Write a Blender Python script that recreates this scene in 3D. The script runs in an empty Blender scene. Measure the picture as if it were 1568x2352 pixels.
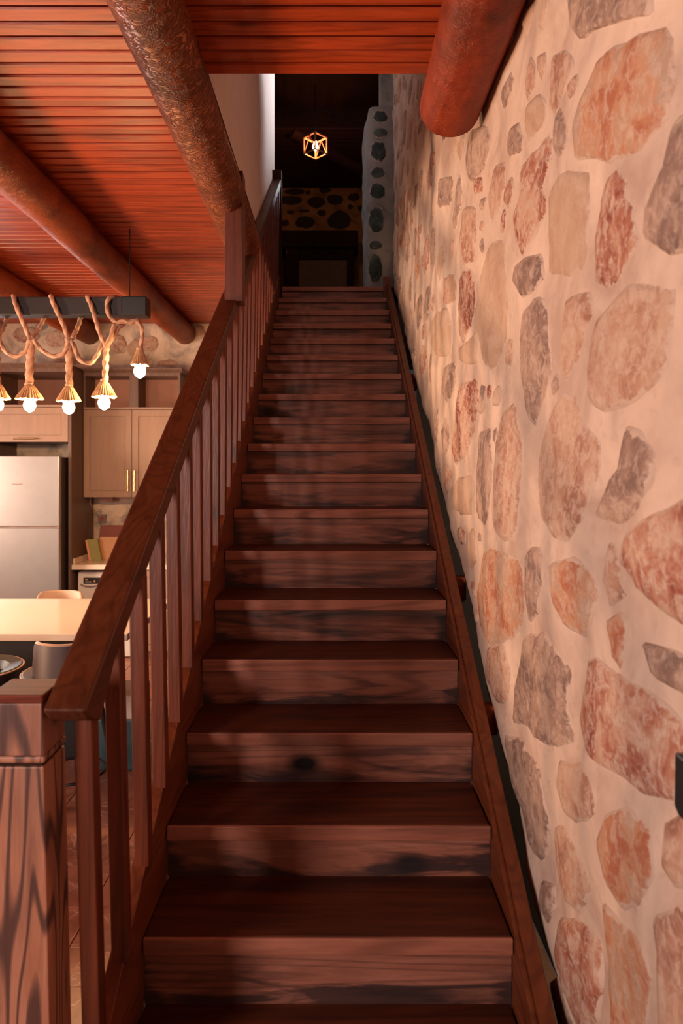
import bpy, bmesh, math, random
from mathutils import Vector, noise
random.seed(7)
C = bpy.context.scene.collection
S = bpy.context.scene
PI = math.pi
FPX = 1568.0
EYE = 1.81
VX, VY = 768.0, 1085.0

# ---------------------------------------------------------------- camera
cam_d = bpy.data.cameras.new('camera')
cam = bpy.data.objects.new('camera', cam_d); C.objects.link(cam)
cam.location = (0, 0, EYE); cam.rotation_euler = (PI/2, 0, 0)
cam_d.sensor_fit = 'VERTICAL'; cam_d.sensor_height = 36; cam_d.sensor_width = 24; cam_d.lens = 24
cam_d.shift_x = 16/2352; cam_d.shift_y = -91/2352
cam_d.clip_start = 0.05; cam_d.clip_end = 60
cam_d.dof.use_dof = True; cam_d.dof.focus_distance = 3.0; cam_d.dof.aperture_fstop = 3.5
S.camera = cam

# ---------------------------------------------------------------- world, exposure, area lights
w = bpy.data.worlds.new('world'); S.world = w; w.use_nodes = True
bgn = w.node_tree.nodes['Background']; bgn.inputs[0].default_value = (0.75, 0.82, 1.0, 1); bgn.inputs[1].default_value = 0.03
S.view_settings.view_transform = 'Standard'; S.view_settings.look = 'None'
S.view_settings.exposure = 0.26; S.view_settings.gamma = 1.0; S.view_settings.use_curve_mapping = False

def area(name, loc, aim, sx, sy, power, col, spread=180):
    d = bpy.data.lights.new(name, 'AREA'); d.shape = 'RECTANGLE'; d.size = sx; d.size_y = sy
    d.energy = power; d.color = col; d.spread = math.radians(spread)
    o = bpy.data.objects.new(name, d); C.objects.link(o); o.location = loc
    o.rotation_euler = (Vector(aim)-Vector(loc)).to_track_quat('-Z', 'Y').to_euler()
    return o
# daylight through the openings behind the camera, the kitchen windows and the upstairs window, plus an added wall fill
area('light_entrance', (-2.9, -1.5, 2.2), (0.50, 2.8, 1.5), 0.9, 0.9, 64, (1.0, 0.80, 0.70), 125)
area('light_front_room', (-4.3, 2.1, 0.85), (-1.3, 3.0, 3.3), 0.35, 0.7, 72, (1.0, 0.60, 0.36), 110)
area('light_kitchen_window', (-4.5, 7.05, 1.75), (-3.4, 3.0, 1.2), 1.2, 1.3, 62, (1.0, 0.95, 0.95), 120)
area('light_kitchen_side', (-5.6, 4.4, 1.8), (-2.0, 5.8, 1.1), 1.6, 1.2, 92, (1.0, 0.75, 0.58), 95)
area('light_upstairs_window', (1.6, 9.4, 6.0), (-0.6, 5.75, 5.75), 0.4, 0.35, 24, (0.92, 0.94, 1.0), 42)
area('fill_upper_wall', (0.40, 3.0, 5.3), (-0.6, 4.6, 4.7), 0.3, 0.8, 2.6, (1.0, 0.52, 0.42), 110)  # added fill that brightens the upstairs plaster wall
area('light_landing_window', (-2.9, 7.1, 5.0), (0.4, 6.75, 4.3), 0.6, 0.9, 1.0, (0.70, 0.88, 1.0), 60)

# ================================================================= materials
def new_mat(name):
    m = bpy.data.materials.new(name); m.use_nodes = True
    nt = m.node_tree; b = nt.nodes['Principled BSDF']
    return m, nt, b
def lk(nt, a, b): nt.links.new(a, b)
def coords(nt, scale=(1, 1, 1), rnd=True, rot=(0, 0, 0)):
    tc = nt.nodes.new('ShaderNodeTexCoord'); out = tc.outputs['Object']
    if rnd:
        oi = nt.nodes.new('ShaderNodeObjectInfo')
        mu = nt.nodes.new('ShaderNodeMath'); mu.operation = 'MULTIPLY'; mu.inputs[1].default_value = 41.7
        lk(nt, oi.outputs['Random'], mu.inputs[0])
        ad = nt.nodes.new('ShaderNodeVectorMath'); ad.operation = 'ADD'
        lk(nt, out, ad.inputs[0]); lk(nt, mu.outputs[0], ad.inputs[1]); out = ad.outputs[0]
    mp = nt.nodes.new('ShaderNodeMapping'); mp.inputs['Scale'].default_value = scale
    mp.inputs['Rotation'].default_value = rot
    lk(nt, out, mp.inputs['Vector'])
    return mp.outputs[0]
def nz(nt, vec, scale, detail=4, rough=0.55, dist=0.0):
    n = nt.nodes.new('ShaderNodeTexNoise'); n.inputs['Scale'].default_value = scale
    n.inputs['Detail'].default_value = detail; n.inputs['Roughness'].default_value = rough
    n.inputs['Distortion'].default_value = dist
    lk(nt, vec, n.inputs['Vector']); return n.outputs['Fac']
def ramp(nt, fac, stops):
    r = nt.nodes.new('ShaderNodeValToRGB'); e = r.color_ramp.elements
    while len(e) < len(stops): e.new(0.5)
    for i, (p, c) in enumerate(stops):
        e[i].position = p
        e[i].color = (c, c, c, 1) if not hasattr(c, '__len__') else (*c, 1)
    lk(nt, fac, r.inputs[0]); return r.outputs[0]
def mix(nt, fac, a, b, mode='MIX'):
    m = nt.nodes.new('ShaderNodeMix'); m.data_type = 'RGBA'; m.blend_type = mode
    for s, v in ((0, fac), (6, a), (7, b)):
        if hasattr(v, 'is_linked') or isinstance(v, bpy.types.NodeSocket): lk(nt, v, m.inputs[s])
        elif s == 0: m.inputs[0].default_value = v
        else: m.inputs[s].default_value = (*v, 1)
    return m.outputs[2]
def bump(nt, b, h, strength=0.3, dist=0.01, prev=None):
    n = nt.nodes.new('ShaderNodeBump'); n.inputs['Strength'].default_value = strength
    n.inputs['Distance'].default_value = dist
    lk(nt, h, n.inputs['Height'])
    if prev is not None: lk(nt, prev, n.inputs['Normal'])
    lk(nt, n.outputs[0], b.inputs['Normal']); return n.outputs[0]
def plain(name, col, rough=0.5, metal=0.0, vary=0.12, spec=0.5):
    m, nt, b = new_mat(name)
    v = coords(nt, (1, 1, 1)); f = nz(nt, v, 9, 4)
    d = tuple(c*(1-vary*2) for c in col); l = tuple(min(1, c*(1+vary)) for c in col)
    lk(nt, ramp(nt, f, [(0.3, d), (0.7, l)]), b.inputs['Base Color'])
    b.inputs['Roughness'].default_value = rough; b.inputs['Metallic'].default_value = metal
    b.inputs['Specular IOR Level'].default_value = spec
    return m
def wood(name, light, mid, dark, axis='x', rough=0.45, stain=0.35, knots=True, spec=0.5, grain=1.0, bstr=0.25, knot_scale=2.2, ring=1.0, ringmix=0.35, ringax=0.05):
    """grain lines run along the given axis"""
    m, nt, b = new_mat(name)
    ax = {'x': (0.10, 1, 1), 'y': (1, 0.10, 1), 'z': (1, 1, 0.10)}[axis]
    v = coords(nt, ax)
    # bend the grain a little with a slow noise
    f1 = nz(nt, v, 16*grain, 5, 0.6, 1.2)
    f2 = nz(nt, v, 70*grain, 3, 0.6, 0.3)
    ln = nz(nt, coords(nt, {'x': (ringax, 1, 1), 'y': (1, ringax, 1), 'z': (1, 1, ringax)}[axis]), 5.5*grain, 1.5, 0.45, 0.35)
    mm = nt.nodes.new('ShaderNodeMath'); mm.operation = 'MULTIPLY'; mm.inputs[1].default_value = 85*ring; lk(nt, ln, mm.inputs[0])
    sn = nt.nodes.new('ShaderNodeMath'); sn.operation = 'SINE'; lk(nt, mm.outputs[0], sn.inputs[0])
    c = ramp(nt, f1, [(0.30, mid), (0.62, light)])
    c = mix(nt, ramp(nt, sn.outputs[0], [(0.30, 0.0), (0.95, ringmix)]), c, dark)
    c = mix(nt, ramp(nt, f2, [(0.50, 0.0), (0.80, 0.35)]), c, dark)
    ax2 = {'x': (0.22, 1.3, 1.3), 'y': (1.3, 0.22, 1.3), 'z': (1.3, 1.3, 0.22)}[axis]
    v2 = coords(nt, ax2)
    st = nz(nt, v2, 6.0, 4, 0.55, 0.6)
    c = mix(nt, ramp(nt, st, [(0.52, 0.0), (0.68, stain)]), c, dark)
    if knots:
        vo = nt.nodes.new('ShaderNodeTexVoronoi'); vo.inputs['Scale'].default_value = knot_scale
        ax3 = {'x': (0.6, 1, 1), 'y': (1, 0.6, 1), 'z': (1, 1, 0.6)}[axis]
        v3 = coords(nt, ax3); lk(nt, v3, vo.inputs['Vector'])
        kf = ramp(nt, vo.outputs['Distance'], [(0.035, 1.0), (0.085, 0.0)])
        c = mix(nt, kf, c, tuple(x*0.35 for x in dark))
    lk(nt, c, b.inputs['Base Color'])
    rr = nt.nodes.new('ShaderNodeMath'); rr.operation = 'MULTIPLY_ADD'
    rr.inputs[1].default_value = 0.22; rr.inputs[2].default_value = rough-0.1
    lk(nt, f1, rr.inputs[0]); lk(nt, rr.outputs[0], b.inputs['Roughness'])
    b.inputs['Specular IOR Level'].default_value = spec
    n1 = bump(nt, b, f1, bstr, 0.006); bump(nt, b, f2, bstr, 0.003, n1)
    return m
def log_mat(name, light, mid, dark, wrinkle=0.0, rough=0.42):
    m, nt, b = new_mat(name)
    v = coords(nt, (1, 0.22, 1)); v2 = coords(nt, (1, 0.8, 1))
    f1 = nz(nt, v, 14, 6, 0.6, 1.4); f2 = nz(nt, v2, 3.0, 5, 0.6, 0.6); f3 = nz(nt, v, 60, 4, 0.6, 0.4)
    c = ramp(nt, f1, [(0.30, mid), (0.68, light)])
    c = mix(nt, ramp(nt, f2, [(0.46, 0.0), (0.70, 0.75)]), c, dark)
    c = mix(nt, ramp(nt, f3, [(0.55, 0.0), (0.8, 0.4)]), c, dark)
    vo = nt.nodes.new('ShaderNodeTexVoronoi'); vo.inputs['Scale'].default_value = 2.6; lk(nt, v2, vo.inputs['Vector'])
    c = mix(nt, ramp(nt, vo.outputs['Distance'], [(0.05, 1.0), (0.11, 0.0)]), c, tuple(x*0.3 for x in dark))
    lk(nt, c, b.inputs['Base Color']); b.inputs['Roughness'].default_value = rough; b.inputs['Specular IOR Level'].default_value = 0.22
    n1 = bump(nt, b, f1, 0.35, 0.008)
    if wrinkle > 0:
        vw = coords(nt, (1, 1.9, 1)); fw = nz(nt, vw, 13, 3, 0.55, 2.6)
        fr = ramp(nt, fw, [(0.40, 0.0), (0.50, 1.0), (0.60, 0.0)])
        bump(nt, b, fr, wrinkle, 0.012, n1)
    else: bump(nt, b, f3, 0.2, 0.003, n1)
    return m
def stone_mat(name, a, bcol, ccol, smear=0.5):
    m, nt, b = new_mat(name)
    v = coords(nt, (1, 1, 1)); f1 = nz(nt, v, 7, 6, 0.62, 0.8); f2 = nz(nt, v, 32, 7, 0.72, 0.7); f3 = nz(nt, v, 110, 3, 0.6)
    c = ramp(nt, f1, [(0.38, bcol), (0.49, a), (0.60, ccol)])
    c = mix(nt, ramp(nt, f2, [(0.47, 0.0), (0.60, smear)]), c, MORTAR)
    c = mix(nt, ramp(nt, f3, [(0.55, 0.0), (0.80, 0.35)]), c, tuple(x*0.45 for x in bcol))
    at_ = nt.nodes.new('ShaderNodeAttribute'); at_.attribute_name = 'rim'
    f4 = nz(nt, v, 13, 6, 0.7, 0.9)
    sm = nt.nodes.new('ShaderNodeMath'); sm.operation = 'MULTIPLY_ADD'; sm.inputs[1].default_value = 1.7; sm.inputs[2].default_value = -0.85
    lk(nt, f4, sm.inputs[0]); sa = nt.nodes.new('ShaderNodeMath'); sa.operation = 'ADD'; lk(nt, sm.outputs[0], sa.inputs[0]); lk(nt, at_.outputs['Fac'], sa.inputs[1])
    c = mix(nt, ramp(nt, sa.outputs[0], [(0.14, 1.0), (0.27, 0.0)]), c, MORTAR)      # lime smeared over the rim
    lk(nt, c, b.inputs['Base Color']); b.inputs['Roughness'].default_value = 0.85
    b.inputs['Specular IOR Level'].default_value = 0.25
    n1 = bump(nt, b, f2, 0.45, 0.010); bump(nt, b, f3, 0.3, 0.003, n1)
    return m
MORTAR = (0.60, 0.435, 0.355)
def mortar_mat(name, col=MORTAR, dk=(0.46, 0.315, 0.26)):
    m, nt, b = new_mat(name)
    v = coords(nt, (1, 1, 1), rnd=False)
    f1 = nz(nt, v, 3.5, 6, 0.6, 0.6); f2 = nz(nt, v, 24, 6, 0.65, 0.6)
    c = ramp(nt, f1, [(0.36, dk), (0.52, col), (0.70, tuple(min(1, x*1.2) for x in col))])
    c = mix(nt, ramp(nt, f2, [(0.56, 0.0), (0.78, 0.5)]), c, (0.36, 0.22, 0.17))
    lk(nt, c, b.inputs['Base Color']); b.inputs['Roughness'].default_value = 0.9
    b.inputs['Specular IOR Level'].default_value = 0.2
    n1 = bump(nt, b, f1, 0.5, 0.02); bump(nt, b, f2, 0.4, 0.008, n1)
    return m
def emit(name, col, strength):
    m, nt, b = new_mat(name)
    b.inputs['Base Color'].default_value = (*col, 1)
    b.inputs['Emission Color'].default_value = (*col, 1); b.inputs['Emission Strength'].default_value = strength
    return m

M = {}
M['ceil'] = wood('ceiling_pine', (0.42, 0.062, 0.016), (0.30, 0.040, 0.009), (0.07, 0.009, 0.003), 'x', 0.36, 0.35, bstr=0.2, knot_scale=1.6, spec=0.35)
M['tread'] = wood('tread_wood', (0.090, 0.019, 0.006), (0.055, 0.011, 0.004), (0.018, 0.006, 0.005), 'x', 0.50, 0.6, spec=0.25)  # darker than the risers: grazing light put into the colour
M['riser'] = wood('riser_wood', (0.350, 0.135, 0.092), (0.230, 0.076, 0.050), (0.026, 0.016, 0.018), 'x', 0.42, 0.95, knot_scale=1.8)  # lighter than the treads: frontal light put into the colour
def riser_darken():  # noisy darkening towards the bottom and both ends of each riser
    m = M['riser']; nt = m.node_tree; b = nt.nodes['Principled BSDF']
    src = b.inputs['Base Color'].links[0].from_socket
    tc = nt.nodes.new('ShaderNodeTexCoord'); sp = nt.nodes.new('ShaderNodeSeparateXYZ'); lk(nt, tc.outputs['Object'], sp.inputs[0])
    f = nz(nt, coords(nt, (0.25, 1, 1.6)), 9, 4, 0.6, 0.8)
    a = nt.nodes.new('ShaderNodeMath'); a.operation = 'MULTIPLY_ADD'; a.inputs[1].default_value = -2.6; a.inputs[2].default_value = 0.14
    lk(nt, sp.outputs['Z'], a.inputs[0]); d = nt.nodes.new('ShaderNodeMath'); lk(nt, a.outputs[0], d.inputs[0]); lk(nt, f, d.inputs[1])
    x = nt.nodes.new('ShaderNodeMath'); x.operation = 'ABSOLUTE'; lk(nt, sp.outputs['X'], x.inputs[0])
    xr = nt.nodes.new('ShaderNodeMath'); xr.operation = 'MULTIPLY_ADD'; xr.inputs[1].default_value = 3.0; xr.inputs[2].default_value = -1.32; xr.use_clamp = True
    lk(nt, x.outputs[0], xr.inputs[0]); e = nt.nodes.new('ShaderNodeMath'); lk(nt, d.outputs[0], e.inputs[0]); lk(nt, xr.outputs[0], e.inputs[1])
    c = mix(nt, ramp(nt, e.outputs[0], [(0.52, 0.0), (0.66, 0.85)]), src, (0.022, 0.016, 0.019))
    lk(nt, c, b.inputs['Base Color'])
riser_darken()
M['nosing'] = wood('nosing_wood', (0.375, 0.138, 0.090), (0.27, 0.086, 0.055), (0.05, 0.020, 0.016), 'x', 0.42, 0.5, knots=False)  # carries the frontal light in its colour, as the risers do
M['rail'] = wood('rail_wood', (0.108, 0.025, 0.007), (0.074, 0.015, 0.004), (0.018, 0.005, 0.002), 'y', 0.42, 0.35, knot_scale=2.0)
M['baluster'] = wood('baluster_wood', (0.150, 0.029, 0.008), (0.100, 0.017, 0.005), (0.030, 0.007, 0.003), 'z', 0.42, 0.3, knots=True)
M['string'] = wood('stringer_wood', (0.17, 0.038, 0.011), (0.12, 0.023, 0.006), (0.035, 0.008, 0.003), 'y', 0.42, 0.3, knots=False)
M['newel'] = wood('newel_wood', (0.46, 0.19, 0.115), (0.36, 0.13, 0.075), (0.060, 0.024, 0.022), 'z', 0.5, 0.35, grain=1.2, knot_scale=3.5, ring=1.0, ringmix=0.9, ringax=0.14)
M['cap'] = wood('newel_cap_wood', (0.24, 0.050, 0.016), (0.13, 0.020, 0.008), (0.08, 0.012, 0.005), 'x', 0.62, 0.6, knots=False, spec=0.2)
M['post'] = wood('post_wood', (0.14, 0.033, 0.014), (0.10, 0.020, 0.008), (0.035, 0.010, 0.006), 'z', 0.42, 0.5)
M['log_bark'] = log_mat('carved_log_wood', (0.36, 0.092, 0.026), (0.24, 0.050, 0.013), (0.060, 0.015, 0.005), 1.0, 0.38)
M['log'] = log_mat('log_wood', (0.32, 0.070, 0.018), (0.22, 0.038, 0.009), (0.060, 0.012, 0.004), 0.3, 0.42)
M['log_red'] = log_mat('red_log_wood', (0.29, 0.042, 0.012), (0.18, 0.022, 0.007), (0.045, 0.007, 0.003), 0.35, 0.48)
M['dark'] = wood('dark_timber', (0.035, 0.012, 0.006), (0.022, 0.007, 0.004), (0.008, 0.003, 0.002), 'y', 0.75, 0.3, knots=False, spec=0.15)
M['roof'] = wood('roof_timber', (0.060, 0.014, 0.007), (0.035, 0.008, 0.004), (0.010, 0.003, 0.002), 'x', 0.6, 0.3, knots=False)
M['mortar'] = mortar_mat('lime_mortar')
M['void'] = plain('void_shade', (0.008, 0.007, 0.006), 0.95, spec=0.1)  # shade of the gap put into a near-black colour
M['kplaster'] = mortar_mat('kitchen_plaster', (0.66, 0.50, 0.40), (0.24, 0.20, 0.19))
M['umber'] = plain('umber_plaster', (0.20, 0.11, 0.075), 0.85, vary=0.05, spec=0.2)
M['white'] = plain('painted_plaster', (0.74, 0.58, 0.52), 0.85, vary=0.03, spec=0.2)
SK = {'p': stone_mat('stone_pink', (0.46, 0.25, 0.175), (0.33, 0.150, 0.105), (0.54, 0.35, 0.26), 0.75),
      'r': stone_mat('stone_red', (0.40, 0.155, 0.100), (0.25, 0.062, 0.042), (0.55, 0.33, 0.24), 0.85),
      'o': stone_mat('stone_orange', (0.52, 0.26, 0.155), (0.40, 0.140, 0.075), (0.44, 0.29, 0.22), 0.6),
      'g': stone_mat('stone_grey', (0.32, 0.195, 0.155), (0.205, 0.125, 0.105), (0.46, 0.30, 0.23), 0.55),
      't': stone_mat('stone_tan', (0.50, 0.32, 0.23), (0.45, 0.275, 0.20), (0.54, 0.37, 0.28), 0.15)}
M['fmortar'] = mortar_mat('far_mortar', (0.42, 0.17, 0.055), (0.26, 0.10, 0.03))
M['pmortar'] = mortar_mat('pillar_mortar', (0.30, 0.29, 0.28), (0.19, 0.19, 0.19))
M['pstone'] = stone_mat('pillar_stone', (0.055, 0.085, 0.080), (0.030, 0.050, 0.050), (0.10, 0.14, 0.13), 0.05)
M['fstone'] = plain('far_stone', (0.055, 0.028, 0.015), 0.9)
M['tile'] = None
M['steel'] = plain('brushed_steel', (0.44, 0.39, 0.37), 0.34, 0.85, 0.02)
M['fridge_side'] = plain('fridge_side', (0.035, 0.022, 0.018), 0.45)
M['cab'] = wood('cabinet_wood', (0.34, 0.195, 0.128), (0.29, 0.162, 0.105), (0.27, 0.15, 0.098), 'z', 0.5, 0.15, knots=False, bstr=0.05, ringmix=0.08)
M['cab_dark'] = wood('cabinet_panel_dark', (0.16, 0.085, 0.058), (0.12, 0.060, 0.042), (0.06, 0.03, 0.022), 'z', 0.42, 0.3, knots=False, bstr=0.08)
M['cab_pink'] = plain('shelf_back', (0.40, 0.175, 0.125), 0.6, vary=0.05)
M['brass'] = plain('brass', (0.95, 0.66, 0.32), 0.25, 1.0, 0.02)
M['quartz'] = plain('quartz_top', (0.80, 0.64, 0.51), 0.12, 0, 0.01)
M['whitegoods'] = plain('white_enamel', (0.72, 0.66, 0.62), 0.3, 0, 0.01)
M['black'] = plain('black_plastic', (0.012, 0.011, 0.012), 0.4)
M['blackwood'] = plain('black_painted_timber', (0.020, 0.016, 0.015), 0.5)
M['rope'] = plain('jute_rope', (0.62, 0.37, 0.25), 0.9, vary=0.2, spec=0.1)
M['jute'] = plain('frayed_jute', (0.66, 0.40, 0.22), 0.9, vary=0.22, spec=0.1)
M['seat'] = plain('stool_plum_leather', (0.075, 0.045, 0.045), 0.5, vary=0.05)
M['seat_dark'] = plain('stool_black_leather', (0.030, 0.022, 0.020), 0.5, vary=0.05)
M['piping'] = plain('stool_tan_piping', (0.52, 0.30, 0.20), 0.6, vary=0.05)
M['seat_tan'] = plain('stool_tan_fabric', (0.60, 0.39, 0.28), 0.75, vary=0.06)
M['green'] = plain('green_cover', (0.27, 0.235, 0.050), 0.55, vary=0.08)
M['orange'] = plain('orange_cover', (0.80, 0.29, 0.15), 0.55, vary=0.05)
M['tray'] = plain('red_brown_tray', (0.25, 0.055, 0.040), 0.45, vary=0.06)
M['board'] = plain('bamboo_board', (0.66, 0.34, 0.18), 0.5, vary=0.05)
M['teal'] = plain('teal_plastic', (0.045, 0.11, 0.13), 0.5)
M['socket'] = plain('grey_socket', (0.23, 0.155, 0.135), 0.4)
M['bulb'] = emit('bulb_glow', (1.0, 0.62, 0.30), 300)
M['bulb2'] = emit('far_bulb_glow', (1.0, 0.48, 0.20), 120)
M['copper'] = plain('copper_frame', (0.60, 0.26, 0.15), 0.45, 0.2)
M['text'] = plain('pale_print', (0.7, 0.6, 0.5), 0.5)
M['amber'] = plain('orange_print', (0.9, 0.35, 0.12), 0.5)
M['brownpanel'] = plain('brown_panel', (0.16, 0.06, 0.025), 0.6)
def tile_mat():
    m, nt, b = new_mat('marbled_floor_tile')
    v = coords(nt, (1, 1, 1)); f1 = nz(nt, v, 5, 6, 0.6, 1.2); f2 = nz(nt, v, 3, 5, 0.5, 2.0)
    c = ramp(nt, f1, [(0.35, (0.26, 0.085, 0.048)), (0.65, (0.40, 0.145, 0.085))])
    c = mix(nt, ramp(nt, f2, [(0.485, 0.0), (0.50, 0.6), (0.515, 0.0)]), c, (0.65, 0.4, 0.3))
    lk(nt, c, b.inputs['Base Color']); b.inputs['Roughness'].default_value = 0.32; return m
M['tile'] = tile_mat()
M['grout'] = plain('grout', (0.42, 0.26, 0.20), 0.9)

# ================================================================= object helpers
ORG = {}
def setp(o, label=None, cat=None, group=None, kind=None):
    if label: o['label'] = label
    if cat: o['category'] = cat
    if group: o['group'] = group
    if kind: o['kind'] = kind
    return o
def empty(name, loc, label=None, cat=None, group=None, kind=None, parent=None):
    o = bpy.data.objects.new(name, None); o.empty_display_size = 0.1; C.objects.link(o)
    loc = Vector(loc); ORG[o] = loc
    if parent: o.parent = parent; o.location = loc - ORG[parent]
    else: o.location = loc
    return setp(o, label, cat, group, kind)
class MB:
    """collects geometry in world coordinates"""
    def __init__(s): s.v = []; s.f = []
    def add(s, vs, fs):
        n = len(s.v); s.v += [tuple(v) for v in vs]; s.f += [tuple(i+n for i in f) for f in fs]; return s
    def box(s, x0, x1, y0, y1, z0, z1):
        return s.add([(x0,y0,z0),(x1,y0,z0),(x1,y1,z0),(x0,y1,z0),(x0,y0,z1),(x1,y0,z1),(x1,y1,z1),(x0,y1,z1)],
                     [(0,3,2,1),(4,5,6,7),(0,1,5,4),(1,2,6,5),(2,3,7,6),(3,0,4,7)])
    def prism_x(s, poly, x0, x1):       # poly of (y,z)
        n = len(poly)
        vs = [(x0, y, z) for y, z in poly]+[(x1, y, z) for y, z in poly]
        return s.add(vs, [tuple(range(n))[::-1], tuple(range(n, 2*n))]+[(i, (i+1) % n, n+(i+1) % n, n+i) for i in range(n)])
    def tube(s, pts, r, n=10, prof=None, cap=True):
        pts = [Vector(p) for p in pts]; L = len(pts); rings = []
        up = None
        for i, p in enumerate(pts):
            t = (pts[min(i+1, L-1)]-pts[max(i-1, 0)]).normalized()
            if up is None:
                up = Vector((0, 0, 1)) if abs(t.z) < 0.9 else Vector((0, 1, 0))
            a = (up - t*up.dot(t)).normalized(); up = a; b = t.cross(a)
            rr = r[i] if hasattr(r, '__len__') else r
            ring = []
            for k in range(n):
                th = 2*PI*k/n; q = rr*(prof(i, th) if prof else 1)
                ring.append(p + a*math.cos(th)*q + b*math.sin(th)*q)
            rings.append(ring)
        vs = [v for ring in rings for v in ring]; fs = []
        for i in range(L-1):
            for k in range(n):
                fs.append((i*n+k, i*n+(k+1) % n, (i+1)*n+(k+1) % n, (i+1)*n+k))
        if cap: fs.append(tuple(range(n))[::-1]); fs.append(tuple(range((L-1)*n, L*n)))
        return s.add(vs, fs)
    def lathe(s, c, prof, n=20):        # prof of (r,z)
        vs = []; fs = []
        for r, z in prof:
            for k in range(n): vs.append((c[0]+r*math.cos(2*PI*k/n), c[1]+r*math.sin(2*PI*k/n), c[2]+z))
        for i in range(len(prof)-1):
            for k in range(n): fs.append((i*n+k, i*n+(k+1) % n, (i+1)*n+(k+1) % n, (i+1)*n+k))
        fs.append(tuple(range(n))[::-1]); fs.append(tuple(range((len(prof)-1)*n, len(prof)*n)))
        return s.add(vs, fs)
    def build(s, name, mat, parent=None, label=None, cat=None, group=None, kind=None, bevel=0.0, smooth=False, origin=None):
        if origin is None:
            xs = [v[0] for v in s.v]; ys = [v[1] for v in s.v]; zs = [v[2] for v in s.v]
            origin = Vector(((min(xs)+max(xs))/2, (min(ys)+max(ys))/2, min(zs)))
        origin = Vector(origin)
        me = bpy.data.meshes.new(name)
        me.from_pydata([tuple(Vector(v)-origin) for v in s.v], [], s.f)
        bm = bmesh.new(); bm.from_mesh(me); bmesh.ops.recalc_face_normals(bm, faces=bm.faces)
        if bevel > 0:
            bmesh.ops.bevel(bm, geom=bm.edges[:], offset=bevel, segments=2, affect='EDGES', profile=0.5)
        bm.to_mesh(me); bm.free()
        if smooth:
            for p in me.polygons: p.use_smooth = True
            if smooth != 'all':
                me.set_sharp_from_angle(angle=math.radians(40))
        me.materials.append(mat)
        o = bpy.data.objects.new(name, me); C.objects.link(o); ORG[o] = origin
        if parent: o.parent = parent; o.location = origin-ORG[parent]
        else: o.location = origin
        return setp(o, label, cat, group, kind)
def box(name, x0, x1, y0, y1, z0, z1, mat, parent=None, bevel=0.0, **k):
    return MB().box(x0, x1, y0, y1, z0, z1).build(name, mat, parent, bevel=bevel, **k)
def at(px, py, Y):                       # point on the plane at depth Y seen at that pixel
    return Vector(((px-VX)*Y/FPX, Y, EYE-(py-VY)*Y/FPX))

# stair geometry
def nos(Y): return 0.6439*Y-0.641        # height of the line through the nosings
def stepY(i): return 1.85 if i == 1 else 2.112+0.28*(i-2)
def stepZ(i): return 0.552 if i == 1 else 0.719+0.1803*(i-2)
CEIL = 3.38; UP = stepZ(18); YL = stepY(18); YW = 7.2; XW = 0.58; XL = -0.585

# ================================================================= the setting
fl = box('floor', -6, 0.8, -3.6, YW, -0.12, -0.006, M['grout'], kind='structure')
for i in range(8):
    for j in range(13):
        x0 = -4.16+i*0.45; y0 = 1.05+j*0.45
        if x0+0.45 > -0.5: continue
        box('tile', x0+0.003, x0+0.447, y0+0.003, y0+0.447, -0.006, 0.0+random.uniform(0, 0.0015), M['tile'], fl)
box('floor', -3.2, 3.2, YL+0.03, 11, UP-0.14, UP, M['dark'], kind='structure')          # landing and upstairs floor
cl = MB()
cl.box(-6, 0.80, -3.6, 2.70, CEIL+0.02, CEIL+0.10); cl.box(-6, XL-0.01, 2.70, YW, CEIL+0.02, CEIL+0.10)
cl = cl.build('ceiling', M['dark'], kind='structure')
# tongue and groove boards

PITCH = 0.0665*1.19
def board(y0, x0, x1, dz=0.0):
    g = 0.0065
    poly = [(y0+g, CEIL+0.019), (y0+g, CEIL+0.007), (y0+g+0.004, CEIL), (y0+PITCH-g-0.004, CEIL), (y0+PITCH-g, CEIL+0.006), (y0+PITCH-g, CEIL+0.018)]
    poly = [(a, b+dz) for a, b in poly]
    MB().prism_x(poly, x0, x1).build('board', M['ceil'], cl, smooth=False)
k = 0
yy = 2.70-PITCH
while yy > 0.9:
    board(yy, -4.4, 0.60, random.uniform(-0.0015, 0.0015)); yy -= PITCH
yy = 2.70
while yy < YW-0.02:
    board(yy, -5.0, XL-0.012, random.uniform(-0.0015, 0.0015)); yy += PITCH
# upper storey: plaster wall beside the stairwell, floor edge, roof
box('wall_left', XL-0.14, XL, 2.72, YL+0.06, UP+0.02, 6.35, M['white'], kind='structure')
box('trim_1', XL-0.14, XL+0.012, 2.705, YL+0.02, CEIL-0.0, UP+0.02, M['dark'], kind='structure')
box('ceiling', -3.2, 3.2, -0.2, 8.5, 6.35, 6.45, M['dark'], kind='structure')
rf = box('ceiling', -3.2, 3.2, 8.5, 10.4, 6.10, 6.45, M['dark'], kind='structure')
for j in range(16):
    y0 = 8.50+j*0.106
    box('board', -1.6, 1.6, y0, y0+0.100, 6.085, 6.10, M['roof'], rf)
box('wall_front', -6, 3.2, -3.75, -3.6, 0, 6.4, M['umber'], kind='structure')
box('wall_side', -6.15, -6, -3.6, YW, 0, 3.5, M['umber'], kind='structure')
box('wall_upstairs_side', -3.3, -3.2, 2.3, 10.4, UP, 6.4, M['umber'], kind='structure')
box('wall_upstairs_front', -3.2, XL-0.15, 2.2, 2.3, UP, 6.4, M['umber'], kind='structure')
box('wall_upstairs_right', 3.2, 3.3, 6.9, 10.4, UP, 6.4, M['umber'], kind='structure')

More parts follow.
